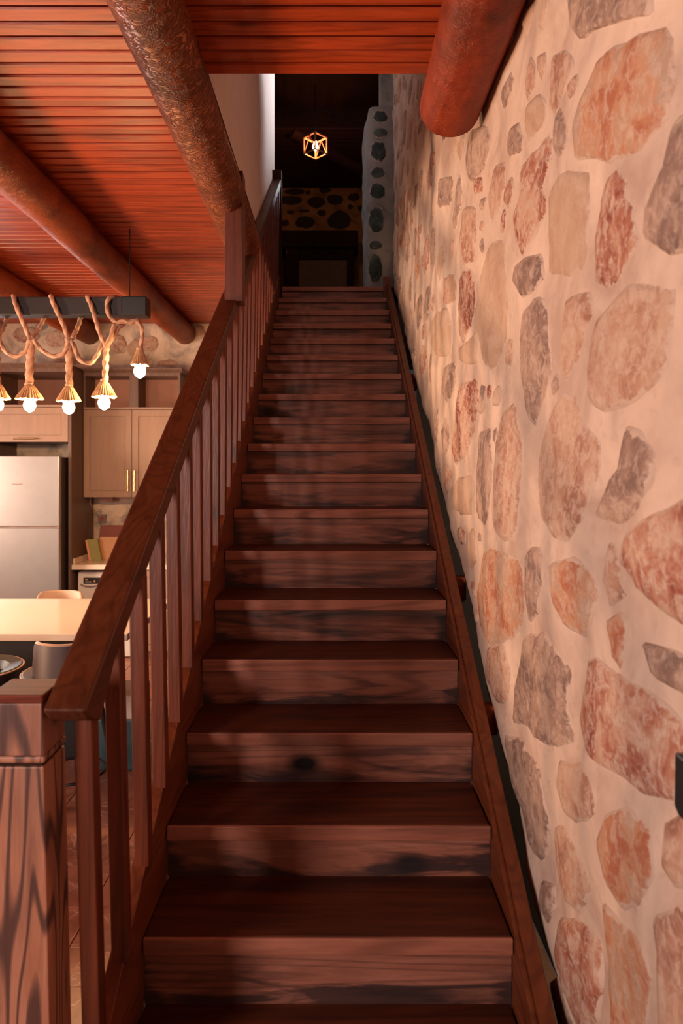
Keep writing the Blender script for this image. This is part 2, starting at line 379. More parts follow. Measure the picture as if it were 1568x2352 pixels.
def rough_wall(name, plane, u0, u1, v0, v1, step, amp, mat, fn, mats=None):
    """grid wall with an uneven face; fn maps (u, v, d) to a point"""
    nu = int((u1-u0)/step)+1; nv = int((v1-v0)/step)+1; vs = []; fs = []
    for i in range(nu+1):
        for j in range(nv+1):
            u = u0+(u1-u0)*i/nu; v = v0+(v1-v0)*j/nv
            d = amp*noise.fractal(Vector((u*2.2, v*2.2, plane)), 0.9, 2.0, 4)
            vs.append(fn(u, v, d))
    for i in range(nu):
        for j in range(nv):
            a = i*(nv+1)+j; fs.append((a, a+nv+1, a+nv+2, a+1))
    return vs, fs
def wall_d(u, v): return 0.020*noise.fractal(Vector((u*2.2, v*2.2, 3.0)), 0.9, 2.0, 4)
# right hand stone wall: the plaster stops raggedly just above the stringer, a near-black backing paints the gap's shade
def edge(u): return nos(u)-0.03+0.035*noise.noise(Vector((u*5.5, 1.7, 0)))+0.02*noise.noise(Vector((u*19, 4.7, 0)))
vs = []; fs = []
u0, u1, nu, nv = -1.5, 6.66, 272, 70
TOPZ = 6.35
for i in range(nu+1):
    u = u0+(u1-u0)*i/nu
    base = max(0.0, edge(u)) if u > 1.0 else 0.0
    for j in range(nv+2):
        if j == 0: vs.append((XW+0.09, u, base+0.0)); continue
        t = (j-1)/nv; v = base+(TOPZ-base)*(t**1.25)
        vs.append((XW-wall_d(u, v)+(0.006 if j == 1 else 0), u, v))
for i in range(nu):
    for j in range(nv+1):
        a = i*(nv+2)+j; fs.append((a, a+nv+2, a+nv+3, a+1))
mb = MB(); mb.add(vs, fs)
wr = mb.build('wall_right', M['mortar'], kind='structure', smooth='all', origin=(XW, 3, 0))
box('wall_right', XW+0.22, XW+0.34, -1.5, 6.66, 0.0, TOPZ, M['void'], kind='structure')
box('wall_right', XW+0.05, XW+0.22, YL+0.05, 6.72, UP, TOPZ, M['mortar'], kind='structure')

def outline(poly, rough, seg=0.05):
    q = []; n = len(poly)
    for i in range(n):
        a = Vector(poly[i]); b = Vector(poly[(i+1) % n]); q += [a.lerp(b, 0.13), a.lerp(b, 0.87)]
    n = len(q); out = []
    for i in range(n):
        a = q[i]; b = q[(i+1) % n]; L = (b-a).length; k = max(1, min(4, int(L/seg)))
        for j in range(k): out.append(a.lerp(b, j/k))
    c = sum(out, Vector((0, 0)))/len(out)
    return [p + (p-c).normalized()*random.uniform(-rough, rough*0.8) for p in out], c
def stone(poly_uz, kind, parent, proud, fn, rough=0.008, seg=0.05, name='stone'):
    o, c = outline(poly_uz, rough, seg); n = len(o)
    size = sum((p-c).length for p in o)/n
    vs = []; att = []
    rings = [(1.05, -0.014, 0.0), (1.0, proud*0.12, 0.08), (max(0.72, 1-0.022/size), proud*0.75, 0.55), (0.45, proud, 1.0)]
    ph = random.random()*50
    for s, d, t in rings:
        for p in o:
            q = c+(p-c)*s
            dd = d + (0.35*proud*noise.noise(Vector((q.x*11+ph, q.y*11, 0))) if s < 0.95 else 0)
            vs.append(fn(q.x, q.y, dd)); att.append(t)
    vs.append(fn(c.x, c.y, proud)); att.append(1.0); fs = []
    for r in range(len(rings)-1):
        for k in range(n): fs.append((r*n+k, r*n+(k+1) % n, (r+1)*n+(k+1) % n, (r+1)*n+k))
    L = (len(rings)-1)*n
    for k in range(n): fs.append((L+k, L+(k+1) % n, len(vs)-1))
    ob = MB().add(vs, fs).build(name, kind, parent, smooth='all')
    ob.data.attributes.new('rim', 'FLOAT', 'POINT').data.foreach_set('value', att)
    return ob
def wallpt(u, v, d): return (XW-wall_d(u, v)-d, u, v)
STONES = [
 ('g',[(1300,-30),(1310,55),(1345,92),(1372,72),(1440,45),(1500,35),(1500,-30)]),
 ('o',[(1400,110),(1520,60),(1540,100),(1550,190),(1540,270),(1500,310),(1470,345),(1410,375),(1370,362),(1325,370),(1320,290),(1345,220),(1370,150)]),
 ('g',[(1545,270),(1640,200),(1640,590),(1520,580),(1480,545),(1490,470),(1520,400)]),
 ('p',[(1265,130),(1300,105),(1330,150),(1310,200),(1275,275),(1255,240),(1258,180)]),
 ('t',[(1205,240),(1230,215),(1250,235),(1245,280),(1210,330),(1203,290)]),
 ('g',[(1290,250),(1305,270),(1310,330),(1285,370),(1275,345),(1280,290)]),
 ('g',[(1165,290),(1190,280),(1200,320),(1195,350),(1160,360),(1155,330)]),
 ('r',[(1205,375),(1255,310),(1275,315),(1270,370),(1250,430),(1255,480),(1235,530),(1210,590),(1195,560),(1190,505),(1200,450),(1198,400)]),
 ('t',[(1285,395),(1350,390),(1352,470),(1342,620),(1300,635),(1260,630),(1255,560),(1262,440)]),
 ('r',[(1420,390),(1445,400),(1440,450),(1460,480),(1475,560),(1440,610),(1415,650),(1385,668),(1360,640),(1362,540),(1375,470),(1395,410)]),
 ('p',[(1365,740),(1400,700),(1440,650),(1470,645),(1545,660),(1552,700),(1545,830),(1510,880),(1440,940),(1400,950),(1365,930),(1355,860),(1358,780)]),
 ('g',[(1205,715),(1240,680),(1260,690),(1265,780),(1268,850),(1245,930),(1225,985),(1205,960),(1198,850),(1200,780)]),
 ('p',[(1300,680),(1360,670),(1362,710),(1340,770),(1330,830),(1300,885),(1290,850),(1285,780)]),
 ('g',[(1195,610),(1215,585),(1245,580),(1250,640),(1235,670),(1205,685),(1190,650)]),
 ('p',[(1300,900),(1320,905),(1345,960),(1380,1010),(1385,1060),(1365,1130),(1350,1190),(1310,1245),(1275,1235),(1240,1190),(1232,1120),(1235,1040),(1255,980),(1275,940)]),
 ('g',[(1445,975),(1480,990),(1512,1050),(1500,1110),(1470,1160),(1430,1200),(1385,1195),(1372,1185),(1395,1110),(1425,1060)]),
 ('r',[(1430,1230),(1480,1190),(1640,1110),(1640,1490),(1520,1410),(1450,1340),(1420,1290)]),
 ('r',[(1345,1520),(1365,1505),(1420,1550),(1500,1590),(1610,1700),(1600,1800),(1540,1840),(1480,1830),(1420,1780),(1350,1730),(1325,1660),(1335,1580)]),
 ('g',[(1470,1470),(1560,1500),(1640,1560),(1640,1650),(1560,1600),(1500,1555)]),
 ('o',[(1110,1270),(1135,1255),(1200,1290),(1210,1380),(1190,1460),(1140,1490),(1110,1450),(1095,1370)]),
 ('g',[(1215,1260),(1250,1255),(1250,1320),(1240,1400),(1215,1430),(1205,1370)]),
 ('o',[(1270,1290),(1330,1280),(1375,1350),(1365,1420),(1345,1470),(1300,1440),(1275,1380)]),
 ('g',[(1200,1460),(1250,1450),(1285,1500),(1308,1540),(1298,1620),(1318,1700),(1280,1720),(1230,1700),(1215,1665),(1175,1660),(1180,1590),(1190,1520)]),
 ('p',[(1125,1485),(1160,1478),(1175,1540),(1165,1620),(1140,1610),(1118,1550)]),
 ('p',[(1285,1745),(1340,1755),(1380,1820),(1375,1870),(1330,1895),(1300,1870),(1282,1800)]),
 ('g',[(1160,1690),(1200,1700),(1240,1760),(1250,1850),(1260,1900),(1240,1985),(1222,1960),(1200,1880),(1170,1790)]),
 ('o',[(1400,1860),(1450,1850),(1500,1920),(1510,2000),(1480,2080),(1430,2090),(1390,2030),(1380,1940)]),
 ('p',[(1265,1900),(1290,1890),(1340,1980),(1352,2050),(1330,2100),(1290,2060),(1268,1980)]),
 ('r',[(1285,2110),(1320,2105),(1370,2160),(1380,2250),(1370,2340),(1330,2380),(1300,2290),(1275,2200)]),
 ('o',[(1385,2060),(1420,2110),(1480,2170),(1500,2260),(1480,2400),(1400,2400),(1388,2250)]),
 ('p',[(1500,2110),(1600,2060),(1640,2200),(1640,2420),(1520,2400),(1512,2200)]),
 ('p',[(1530,1880),(1600,1850),(1640,1900),(1640,2030),(1560,2050),(1525,1980)]),
 ('g',[(1240,2020),(1268,2030),(1275,2090),(1262,2125),(1242,2080)]),
 ('g',[(1262,2260),(1285,2240),(1300,2300),(1330,2400),(1285,2400)]),
 ('t',[(1120,560),(1150,545),(1170,600),(1175,700),(1160,780),(1130,855),(1110,835),(1098,750),(1100,650)]),
 ('r',[(1060,630),(1085,615),(1095,680),(1085,740),(1060,790),(1048,770),(1050,690)]),
 ('t',[(1075,780),(1095,760),(1100,830),(1080,840),(1055,830),(1048,800)]),
 ('p',[(1130,380),(1150,370),(1155,420),(1140,480),(1125,510),(1118,460)]),
 ('p',[(1160,440),(1178,400),(1185,440),(1170,480),(1155,470)]),
 ('p',[(1065,480),(1095,470),(1098,540),(1090,600),(1070,610),(1062,560)]),
 ('r',[(1060,880),(1090,870),(1095,920),(1085,990),(1070,1050),(1045,1070),(1038,1030),(1050,960)]),
 ('g',[(1100,880),(1114,890),(1112,945),(1096,955)]),
 ('p',[(1148,950),(1180,920),(1190,980),(1195,1100),(1190,1240),(1160,1250),(1142,1220),(1144,1100)]),
 ('g',[(1097,990),(1130,980),(1138,1050),(1134,1170),(1120,1220),(1100,1190),(1092,1090)]),
 ('t',[(1045,1100),(1083,1090),(1087,1180),(1060,1185),(1035,1160)]),
 ('t',[(1075,1215),(1092,1210),(1094,1290),(1076,1310),(1066,1270)]),
 ('g',[(1020,840),(1043,830),(1048,890),(1030,930),(1013,900)]),
 ('g',[(1085,300),(1115,285),(1125,330),(1110,390),(1085,420),(1076,370)]),
 ('o',[(1018,640),(1035,625),(1045,660),(1040,695),(1018,700)]),
 ('t',[(1000,720),(1025,705),(1036,760),(1033,815),(1005,822),(988,790),(990,740)]),
 ('p',[(1212,130),(1225,150),(1220,220),(1206,235),(1203,190)]),
 ('o',[(1390,1430),(1425,1400),(1450,1440),(1432,1540),(1400,1500)]),
 ('p',[(1402,1240),(1415,1250),(1425,1330),(1440,1370),(1405,1400),(1385,1330)]),
 ('p',[(1230,130),(1250,120),(1252,160),(1240,185),(1230,170)]),
 ('r',[(1090,410),(1104,405),(1108,440),(1092,447)]),
 ('g',[(1010,410),(1035,405),(1030,470),(1012,480)]),
]
BB = []; PL = []
for kd, poly in STONES:
    p = []
    for x, yv in poly:
        u = XW*FPX/(x-VX); p.append((u, EYE-(yv-VY)*u/FPX))
    BB.append((min(a[0] for a in p), max(a[0] for a in p), min(a[1] for a in p), max(a[1] for a in p)))
    PL.append(p)
    size = math.sqrt((BB[-1][1]-BB[-1][0])*(BB[-1][3]-BB[-1][2]))
    stone(p, SK[kd], wr, random.uniform(0.007, 0.014), wallpt, rough=0.006, seg=0.05)
def inside(p, x, y):
    r = False; n = len(p)
    for i in range(n):
        x1, y1 = p[i]; x2, y2 = p[i-1]
        if (y1 > y) != (y2 > y) and x < (x2-x1)*(y-y1)/(y2-y1)+x1: r = not r
    return r
def free(poly, u, v, du, dv):
    if v-dv < max(0.02, edge(u-du)+0.03, edge(u+du)+0.03 if u+du > 1.0 else 0) or v+dv > TOPZ-0.05: return False
    big = [(u+(a-u)*1.28, v+(b-v)*1.28) for a, b in poly]
    for (a, b, c, d), q in zip(BB, PL):
        if u+1.3*du > a and u-1.3*du < b and v+1.3*dv > c and v-1.3*dv < d:
            if inside(q, u, v) or any(inside(q, *t) for t in big) or any(inside(big, *t) for t in q): return False
    return True
def blob(u, v, du, dv):
    n = random.choice((5, 6, 7)); a0 = random.random()*6; out = []
    for i in range(n):
        a = a0+2*PI*(i+random.uniform(-0.25, 0.25))/n; s = random.uniform(0.85, 1.12)
        out.append((u+du*math.cos(a)*s, v+dv*math.sin(a)*s))
    return out
cnt = 0
for (lo, hi, tries, umin, umax, lim) in ((0.13, 0.19, 400, 2.5, 6.6, 60), (0.09, 0.13, 700, 2.2, 6.6, 110), (0.05, 0.08, 1800, 1.15, 3.2, 165), (0.055, 0.09, 900, 2.6, 6.6, 205), (0.12, 0.18, 60, 0.2, 1.1, 220), (0.028, 0.045, 900, 1.15, 2.8, 242)):
    for _ in range(tries):
        u = random.uniform(umin, umax); v = random.uniform(max(0.1, nos(u)), 6.2)
        if cnt >= lim: break
        if u > 3 and v > 5.6 or (u < 2.3 and v > 3.4): continue
        du = random.uniform(lo, hi)*1.1; dv = random.uniform(lo, hi)*0.78
        p = blob(u, v, du, dv)
        if free(p, u, v, du, dv):
            BB.append((u-du*1.12, u+du*1.12, v-dv*1.12, v+dv*1.12)); PL.append(p); cnt += 1
            kd = random.choice('ppgggtror' if u > 2.0 else 'pgtpp')
            stone(p, SK[kd], wr, random.uniform(0.006, 0.013), wallpt, rough=0.005, seg=0.07)
# stub of wall at the head of the stairs, lit by the landing window
pill = empty('wall_head', (0.42, 6.80, UP), kind='structure')
def pilpt(u, v, d): return (u, 6.74-0.008*noise.noise(Vector((u*6, v*6, 2)))-d, v)
vs = []; fs = []
nz_ = 60
prof = [(XW+0.05, 6.74), (0.45, 6.735), (0.335, 6.74), (0.305, 6.78), (0.300, 7.15)]
for j in range(nz_+1):
    z = UP+(5.42-UP)*j/nz_; wob = 0.018*noise.noise(Vector((0, 0, z*4.1)))+0.010*noise.noise(Vector((3, 0, z*11)))
    tap = max(0, z-5.15)*0.18-(z-UP)*0.008
    for x, yv in prof: vs.append((x+(wob+tap if x < 0.4 else 0), yv+0.01*noise.noise(Vector((x*9, 5, z*7))), z))
n = len(prof)
for j in range(nz_):
    for k in range(n-1): fs.append((j*n+k, j*n+k+1, (j+1)*n+k+1, (j+1)*n+k))
fs.append(tuple(nz_*n+k for k in range(n)))
MB().add(vs, fs).build('plaster', M['pmortar'], pill, smooth='all')
box('plaster', 0.46, XW+0.04, 6.745, 7.1, 5.42, 6.10, M['pmortar'], pill)
for px, py, hw, hh in ((862, 616, 18, 36), (863, 562, 18, 12), (865, 505, 20, 36), (868, 437, 20, 21), (868, 397, 19, 15), (870, 348, 20, 25), (873, 304, 19, 13), (874, 268, 19, 16)):
    c = at(px, py, 6.73); s = 6.73/FPX
    stone([(c.x+hw*s*math.cos(a)*random.uniform(.9, 1.05), c.z+hh*s*math.sin(a)*random.uniform(.95, 1.08)) for a in [i*PI/4+0.2 for i in range(8)]], M['pstone'], pill, 0.012, pilpt, rough=0.004)
# far upstairs wall
wf = box('wall_back', -3.2, 3.2, 10.3, 10.4, UP, 6.4, M['fmortar'], kind='structure')
def farpt(u, v, d): return (u, 10.3-d, v)
for px, py, hw, hh in ((676, 440, 26, 8), (707, 441, 6, 6), (668, 459, 26, 11), (727, 464, 22, 13), (770, 458, 20, 13), (812, 452, 14, 10), (805, 474, 7, 6), (667, 487, 9, 5), (697, 484, 14, 4), (700, 510, 26, 16), (778, 505, 30, 22), (738, 488, 10, 8), (655, 512, 9, 9), (828, 478, 8, 8), (745, 436, 14, 8)):
    c = at(px, py, 10.29); s = 10.29/FPX
    stone([(c.x+hw*s*math.cos(a)*random.uniform(.85, 1.1), c.z+hh*s*math.sin(a)*random.uniform(.85, 1.1)) for a in [i*PI/4 for i in range(8)]], M['fstone'], wf, 0.014, farpt, rough=0.008, seg=0.1)
# kitchen back wall
vs, fs = rough_wall('k', 8, -6, -0.45, 0.0, CEIL+0.05, 0.09, 0.010, None, lambda u, v, d: (u, YW-d, v))
kw = MB().add(vs, fs).build('wall_kitchen', M['kplaster'], kind='structure', smooth='all', origin=(-3, YW, 0))
def kpt(u, v, d): return (u, YW-d, v)
for px, py, hw, hh in ((60, 770, 38, 22), (135, 780, 34, 24), (265, 790, 30, 26), (310, 800, 22, 22), (345, 790, 24, 20), (455, 760, 16, 16), (385, 835, 26, 10), (160, 830, 40, 9)):
    c = at(px, py, YW); s = YW/FPX
    stone([(c.x+hw*s*math.cos(a)*random.uniform(.8, 1.15), c.z+hh*s*math.sin(a)*random.uniform(.8, 1.1)) for a in [i*PI/4 for i in range(8)]], SK[random.choice('tp')], kw, 0.008, kpt, rough=0.012, seg=0.08)
# kitchen window outside the frame on the left
wn = empty('window_1', (-4.5, YW, 1.0), kind='structure')
box('frame', -5.18, -5.10, YW-0.08, YW, 1.05, 2.5, M['cab_dark'], wn); box('frame', -3.90, -3.82, YW-0.08, YW, 1.05, 2.5, M['cab_dark'], wn)
box('pane', -5.10, -3.90, YW-0.035, YW-0.02, 1.12, 2.43, emit('daylight_pane', (0.9, 0.95, 1.0), 1.6), wn)
box('mullion', -4.53, -4.47, YW-0.07, YW-0.02, 1.12, 2.43, M['cab_dark'], wn)
box('frame', -5.10, -3.90, YW-0.08, YW, 1.05, 1.12, M['cab_dark'], wn); box('frame', -5.10, -3.90, YW-0.08, YW, 2.43, 2.5, M['cab_dark'], wn)

# ================================================================= logs
def log(name, x, z, r, y0, y1, mat, label, dx=0.0, seg=0.05, ridge=0.0, dome=False, zoff=0.0):
    n = max(8, int((y1-y0)/seg)); pts = []; rr = []
    ph = random.random()*30
    for i in range(n+1):
        t = i/n; yv = y0+(y1-y0)*t
        pts.append((x+dx*t+0.006*noise.noise(Vector((yv*1.3, ph, 0))), yv, z+zoff*t+0.005*noise.noise(Vector((yv*1.3, ph, 9)))))
        q = r*(1+0.025*noise.noise(Vector((yv*2, ph, 4))))
        rr.append(q)
    if dome:
        e = pts[-1]
        for dy, f in ((0.006, 0.985), (0.012, 0.955)): pts.append((e[0], e[1]+dy, e[2])); rr.append(r*f)
    def prof(i, th):
        yv = pts[i][1]
        q = 1+0.018*noise.noise(Vector((math.cos(th)*1.5, math.sin(th)*1.5, yv*3+ph)))
        if ridge: q += ridge*noise.noise(Vector((math.cos(th)*5, math.sin(th)*5, yv*14+ph)))
        # one long drying crack
        d = abs(((th-(PI*1.13+0.10*noise.noise(Vector((yv*1.2, ph, 1)))))+PI) % (2*PI)-PI)
        if d < 0.045: q -= 0.022
        return q
    return MB().tube(pts, rr, 72, prof).build(name, mat, label=label, cat='beam', smooth=True, group=None)
LZ = EYE+1.458
log('log_beam', -0.582, LZ, 0.111, -0.6, 4.36, M['log_bark'], 'thick carved log under the ceiling along the left edge of the stairs', seg=0.03, ridge=0.02)
log('log_beam', -1.575, LZ, 0.112, -0.6, YW, M['log'], 'smooth round ceiling log above the refrigerator, second from the stairs')
log('log_beam', -2.58, LZ, 0.112, -0.6, YW, M['log'], 'round ceiling log at far left, behind the black light bar')
log('log_beam', 0.458, LZ-0.01, 0.122, 0.2, 2.70, M['log_red'], 'short thick red log against the stone wall, sawn off over the stairs', dome=True, seg=0.04)
# roof timber upstairs
a = at(668, 300, 8.55); b = at(850, 402, 9.62)
MB().tube([a.lerp(b, t/10) for t in range(11)], 0.085, 16).build('roof_rafter', M['roof'], label='slanting dark roof timber behind the cube lamp upstairs', cat='beam', smooth=True)

# ================================================================= staircase
st = empty('staircase', (0, 1.3, 0), 'dark-stained wooden staircase climbing between railing and stone wall', 'staircase')
XA, XB = -0.52, 0.485
for i in range(-1, 18):
    Y = stepY(i); Z = stepZ(i); Y2 = stepY(i+1)+0.03
    box('tread', XA+0.004, XB-0.004+random.uniform(-0.002, 0.002), Y+0.002, Y2, Z-0.046, Z, M['tread'], st, bevel=0.004)
    # nosing face board, front light put into its lighter colour, like the riser
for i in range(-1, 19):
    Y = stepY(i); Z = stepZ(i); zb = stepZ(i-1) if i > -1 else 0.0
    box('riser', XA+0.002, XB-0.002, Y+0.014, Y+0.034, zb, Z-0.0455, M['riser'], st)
    box('nosing', XA+0.003, XB-0.003, Y-0.010+random.uniform(-.0015, .0015), Y+0.002, Z-0.045, Z-0.001, M['nosing'], st, bevel=0.003)
def stringer(x0, x1, ztop, depth, y0, y1, mat, name='stringer', label=None):
    poly = [(y0, nos(y0)+ztop), (y1, nos(y1)+ztop), (y1, nos(y1)+ztop-depth), (y0, max(0.0, nos(y0)+ztop-depth))]
    if nos(y0)+ztop-depth < 0:
        yb = (depth-ztop+0.641)/0.6439; poly = [(y0, nos(y0)+ztop), (y1, nos(y1)+ztop), (y1, nos(y1)+ztop-depth), (yb, 0), (y0, 0)]
    return MB().prism_x(poly, x0, x1).build(name, mat, st, bevel=0.002, label=label)
stringer(-0.56, XA, 0.155, 0.50, 1.30, YL+0.02, M['string'])
stringer(XB, XB+0.014, 0.020, 0.36, 1.22, YL-0.02, M['string'], 'skirting_board')
stringer(XB+0.014, 0.538, 0.042, 0.40, 1.22, YL+0.08, M['string'])
for yv, zz in ((2.50, 0.02), (3.09, 0.02), (4.9, 0.03)):
    z = nos(yv)+zz-0.03
    MB().prism_x([(yv-0.03, z-0.10), (yv-0.03, z+0.0), (yv+0.035, z+0.0), (yv+0.02, z-0.12)], 0.538, XW+0.01).build('wedge', M['log'], st, bevel=0.003, label='small wooden wedge between stringer and wall')
box('end_block', 0.47, 0.54, YL-0.04, YL+0.03, UP-0.12, UP+0.085, M['string'], st)

# ================================================================= railing
ra = empty('stair_railing', (-0.56, 1.5, 0), 'dark red wooden stair railing with square balusters and newel post', 'railing')
RT = 1.06                                   # top of the handrail over the nosing line
RO, RI = -0.600, -0.512
def rail_piece(y0, y1, name='handrail'):
    d = 0.078
    poly = [(y0, nos(y0)+RT), (y1, nos(y1)+RT), (y1, nos(y1)+RT-d), (y0+0.19, nos(y0+0.19)+RT-d), (y0+0.10, nos(y0)+RT-d*0.72), (y0+0.03, nos(y0)+RT-d*0.36)]
    return MB().prism_x(poly, RO, RI).build(name, M['rail'], ra, bevel=0.006)
rail_piece(1.40, YL+0.02)
def leanf(Y):                               # balusters: the lowest lean out a little, the upper ones in
    return max(-0.028, min(0.045, 0.045-(Y-1.6)*0.032))
def baluster(Y):
    x0, x1 = -0.560, -0.520; wdt = x1-x0; dep = 0.044
    zb = nos(Y)+0.152; zt = nos(Y)+RT-0.05; ln = leanf(Y)*(zt-zb)*0.5*0.6
    j = random.uniform(-0.002, 0.002)
    v = []
    for z, s in ((zb, ln), (zt, -ln)):
        zz = z
        v += [(x0+s+j, Y, zz), (x1+s+j, Y, zz), (x1+s+j, Y+dep, zz+(0 if z == zb else 0.028)), (x0+s+j, Y+dep, zz+(0 if z == zb else 0.028))]
    MB().add(v, [(0,3,2,1),(4,5,6,7),(0,1,5,4),(1,2,6,5),(2,3,7,6),(3,0,4,7)]).build('baluster', M['baluster'], ra, bevel=0.003)
k = 0
while True:
    Y = FPX*0.56*(1.696e-3+0.2232e-3*k)
    if Y > YL-0.15: break
    baluster(Y); k += 1
# newel at the foot
nx0, nx1, ny0, ny1 = -0.725, -0.610, 1.425, 1.540
ztop = EYE-0.3233*1.438
nw = MB()
def leaning(mbx, x0, x1, y0, y1, z0, z1, e=0.0):
    def sh(z): return 0.030*(1-z/ztop)
    vs = []
    for z in (z0, z1):
        s = sh(z); vs += [(x0-e+s, y0-e, z), (x1+e+s, y0-e, z), (x1+e+s, y1+e, z), (x0-e+s, y1+e, z)]
    mbx.add(vs, [(0,3,2,1),(4,5,6,7),(0,1,5,4),(1,2,6,5),(2,3,7,6),(3,0,4,7)])
leaning(nw, nx0, nx1, ny0, ny1, 0.0, ztop-0.150)
npost = nw.build('newel_post', M['newel'], ra, bevel=0.003, label='light pine newel post with bold dark grain')
b1 = MB(); leaning(b1, nx0, nx1, ny0, ny1, ztop-0.150, ztop-0.142, -0.005); b1.build('groove', M['dark'], npost)
b2 = MB(); leaning(b2, nx0, nx1, ny0, ny1, ztop-0.142, ztop-0.128, 0.002); b2.build('bead', M['newel'], npost, bevel=0.004)
b3 = MB(); leaning(b3, nx0, nx1, ny0, ny1, ztop-0.128, ztop-0.018, 0.0); b3.build('head_block', M['newel'], npost, bevel=0.003)
b4 = MB(); leaning(b4, nx0, nx1, ny0, ny1, ztop-0.018, ztop, 0.001); b4.build('cap', M['cap'], npost, bevel=0.003, label='glossy orange cap of the newel')
box('newel_post', -0.60, -0.505, YL-0.10, YL-0.005, UP-0.16, EYE+685*YL/FPX, M['dark'], ra, bevel=0.004, label='dark newel post at the head of the stairs')
# post carrying the log, standing on the handrail
pz = nos(3.55)+RT
MB().box(-0.572, -0.478, 3.55, 3.66, pz-0.004, CEIL).build('support_post', M['post'], label='square brown post standing on the handrail and carrying the carved log', cat='post', bevel=0.004)

# ================================================================= kitchen
def shaker(name, x0, x1, z0, z1, yf, parent, handle, rail=0.062, mat=None):
    mat = mat or M['cab']
    m = MB(); t = 0.02; r = rail
    m.box(x0, x1, yf+0.016, yf+t+0.004, z0, z1); m.box(x0+r+0.006, x1-r-0.006, yf+0.007, yf+0.017, z0+r+0.006, z1-r-0.006)
    m.box(x0, x0+r, yf, yf+0.017, z0, z1); m.box(x1-r, x1, yf, yf+0.017, z0, z1)
    m.box(x0+r, x1-r, yf, yf+0.017, z0, z0+r); m.box(x0+r, x1-r, yf, yf+0.017, z1-r, z1)
    d = m.build(name, mat, parent)
    if handle[0] == 'v':
        _, hx, ha, hb = handle
        h = MB(); h.tube([(hx, yf-0.028, ha), (hx, yf-0.028, hb)], 0.0085, 10); h.tube([(hx, yf, ha+.02), (hx, yf-0.028, ha+.02)], 0.006, 8); h.tube([(hx, yf, hb-.02), (hx, yf-0.028, hb-.02)], 0.006, 8)
    else:
        _, ha, hb, hz = handle
        h = MB(); h.tube([(ha, yf-0.028, hz), (hb, yf-0.028, hz)], 0.0085, 10); h.tube([(ha+.02, yf, hz), (ha+.02, yf-0.028, hz)], 0.006, 8); h.tube([(hb-.02, yf, hz), (hb-.02, yf-0.028, hz)], 0.006, 8)
    h.build('handle', M['brass'], d, label='slim brass bar handle', smooth=True)
# tall panel between refrigerator and worktop
box('tall_side_panel', -2.565, -2.535, 6.58, YW-0.012, 0, 2.82, M['cab_dark'], label='tall dark brown panel beside the refrigerator', cat='panel', bevel=0.002)
# wall cabinet with two doors and open shelf
cb = empty('wall_cabinet', (-2.0, YW-0.02, 1.56), 'brown wall cabinet with panelled doors above the worktop', 'cabinet')
CX0, CX1, CY = -2.532, -1.555, 6.885
box('carcass', CX0, CX1, CY+0.022, YW-0.02, 1.56, 2.445, M['cab_dark'], cb)
shaker('door', CX0+0.002, -2.047, 1.56, 2.438, CY, cb, ('v', -2.075, 1.62, 1.83))
shaker('door', -2.041, CX1-0.002, 1.56, 2.438, CY, cb, ('v', -2.010, 1.62, 1.83))
def niche(parent, x0, x1, y0, y1, z0, z1, divs):
    box('shelf', x0, x1, y0, y1, z0, z0+0.02, M['cab'], parent); box('top_rail', x0, x1, y0, y1, z1-0.035, z1, M['cab_dark'], parent)
    box('back_panel', x0, x1, y1-0.02, y1, z0+0.02, z1-0.035, M['cab_pink'], parent, label='pinkish back panel')
    for a, b in divs: box('divider', a, b, y0, y1-0.02, z0+0.02, z1-0.035, M['cab_dark'], parent)
niche(cb, CX0, CX1, CY, YW-0.02, 2.446, 2.815, [(CX0, CX0+0.022), (-2.065, -1.98), (CX1-0.022, CX1)])
MB().prism_x([(CY, 2.816), (CY-0.03, 2.845), (CY-0.03, 2.86), (YW-0.02, 2.86), (YW-0.02, 2.816)], CX0+0.002, CX1+0.02).build('cornice', M['cab_dark'], cb)
# cabinet above the refrigerator
fb = empty('bridge_cabinet', (-2.95, YW-0.02, 2.10), 'low brown cabinet with a flap door above the refrigerator', 'cabinet')
box('carcass', -3.34, -2.568, 6.60, YW-0.02, 2.105, 2.44, M['cab_dark'], fb)
shaker('door', -3.338, -2.570, 2.105, 2.435, 6.58, fb, ('h', -3.08, -2.88, 2.135))
niche(fb, -3.34, -2.568, 6.58, YW-0.02, 2.441, 2.815, [(-3.34, -3.32), (-2.588, -2.568)])
MB().prism_x([(6.58, 2.816), (6.55, 2.845), (6.55, 2.86), (YW-0.02, 2.86), (YW-0.02, 2.816)], -3.34, -2.568).build('cornice', M['cab_dark'], fb)
box('tall_side_panel', -3.38, -3.345, 6.62, YW-0.012, 0, 2.82, M['cab_dark'], label='tall dark panel left of the refrigerator at the frame edge', cat='panel')
# refrigerator
fr = empty('refrigerator', (-2.93, 6.75, 0), 'tall stainless steel two-door refrigerator', 'refrigerator')
box('body', -3.278, -2.585, 6.47, 7.13, 0.03, 1.955, M['fridge_side'], fr, bevel=0.006)
d1 = box('door', -3.280, -2.583, 6.41, 6.465, 1.300, 1.965, M['steel'], fr, bevel=0.008)
d2 = box('door', -3.280, -2.583, 6.41, 6.465, 0.06, 1.288, M['steel'], fr, bevel=0.008)
box('seam_grip', -3.278, -2.585, 6.418, 6.466, 1.289, 1.299, M['socket'], fr)
box('badge', at(28, 0, 6.41).x, at(52, 0, 6.41).x, 6.4095, 6.4105, at(0, 1113, 6.41).z, at(0, 1111, 6.41).z, M['socket'], d1)
box('foot', -3.25, -3.20, 6.5, 6.55, 0, 0.03, M['black'], fr); box('foot', -2.66, -2.61, 6.5, 6.55, 0, 0.03, M['black'], fr)
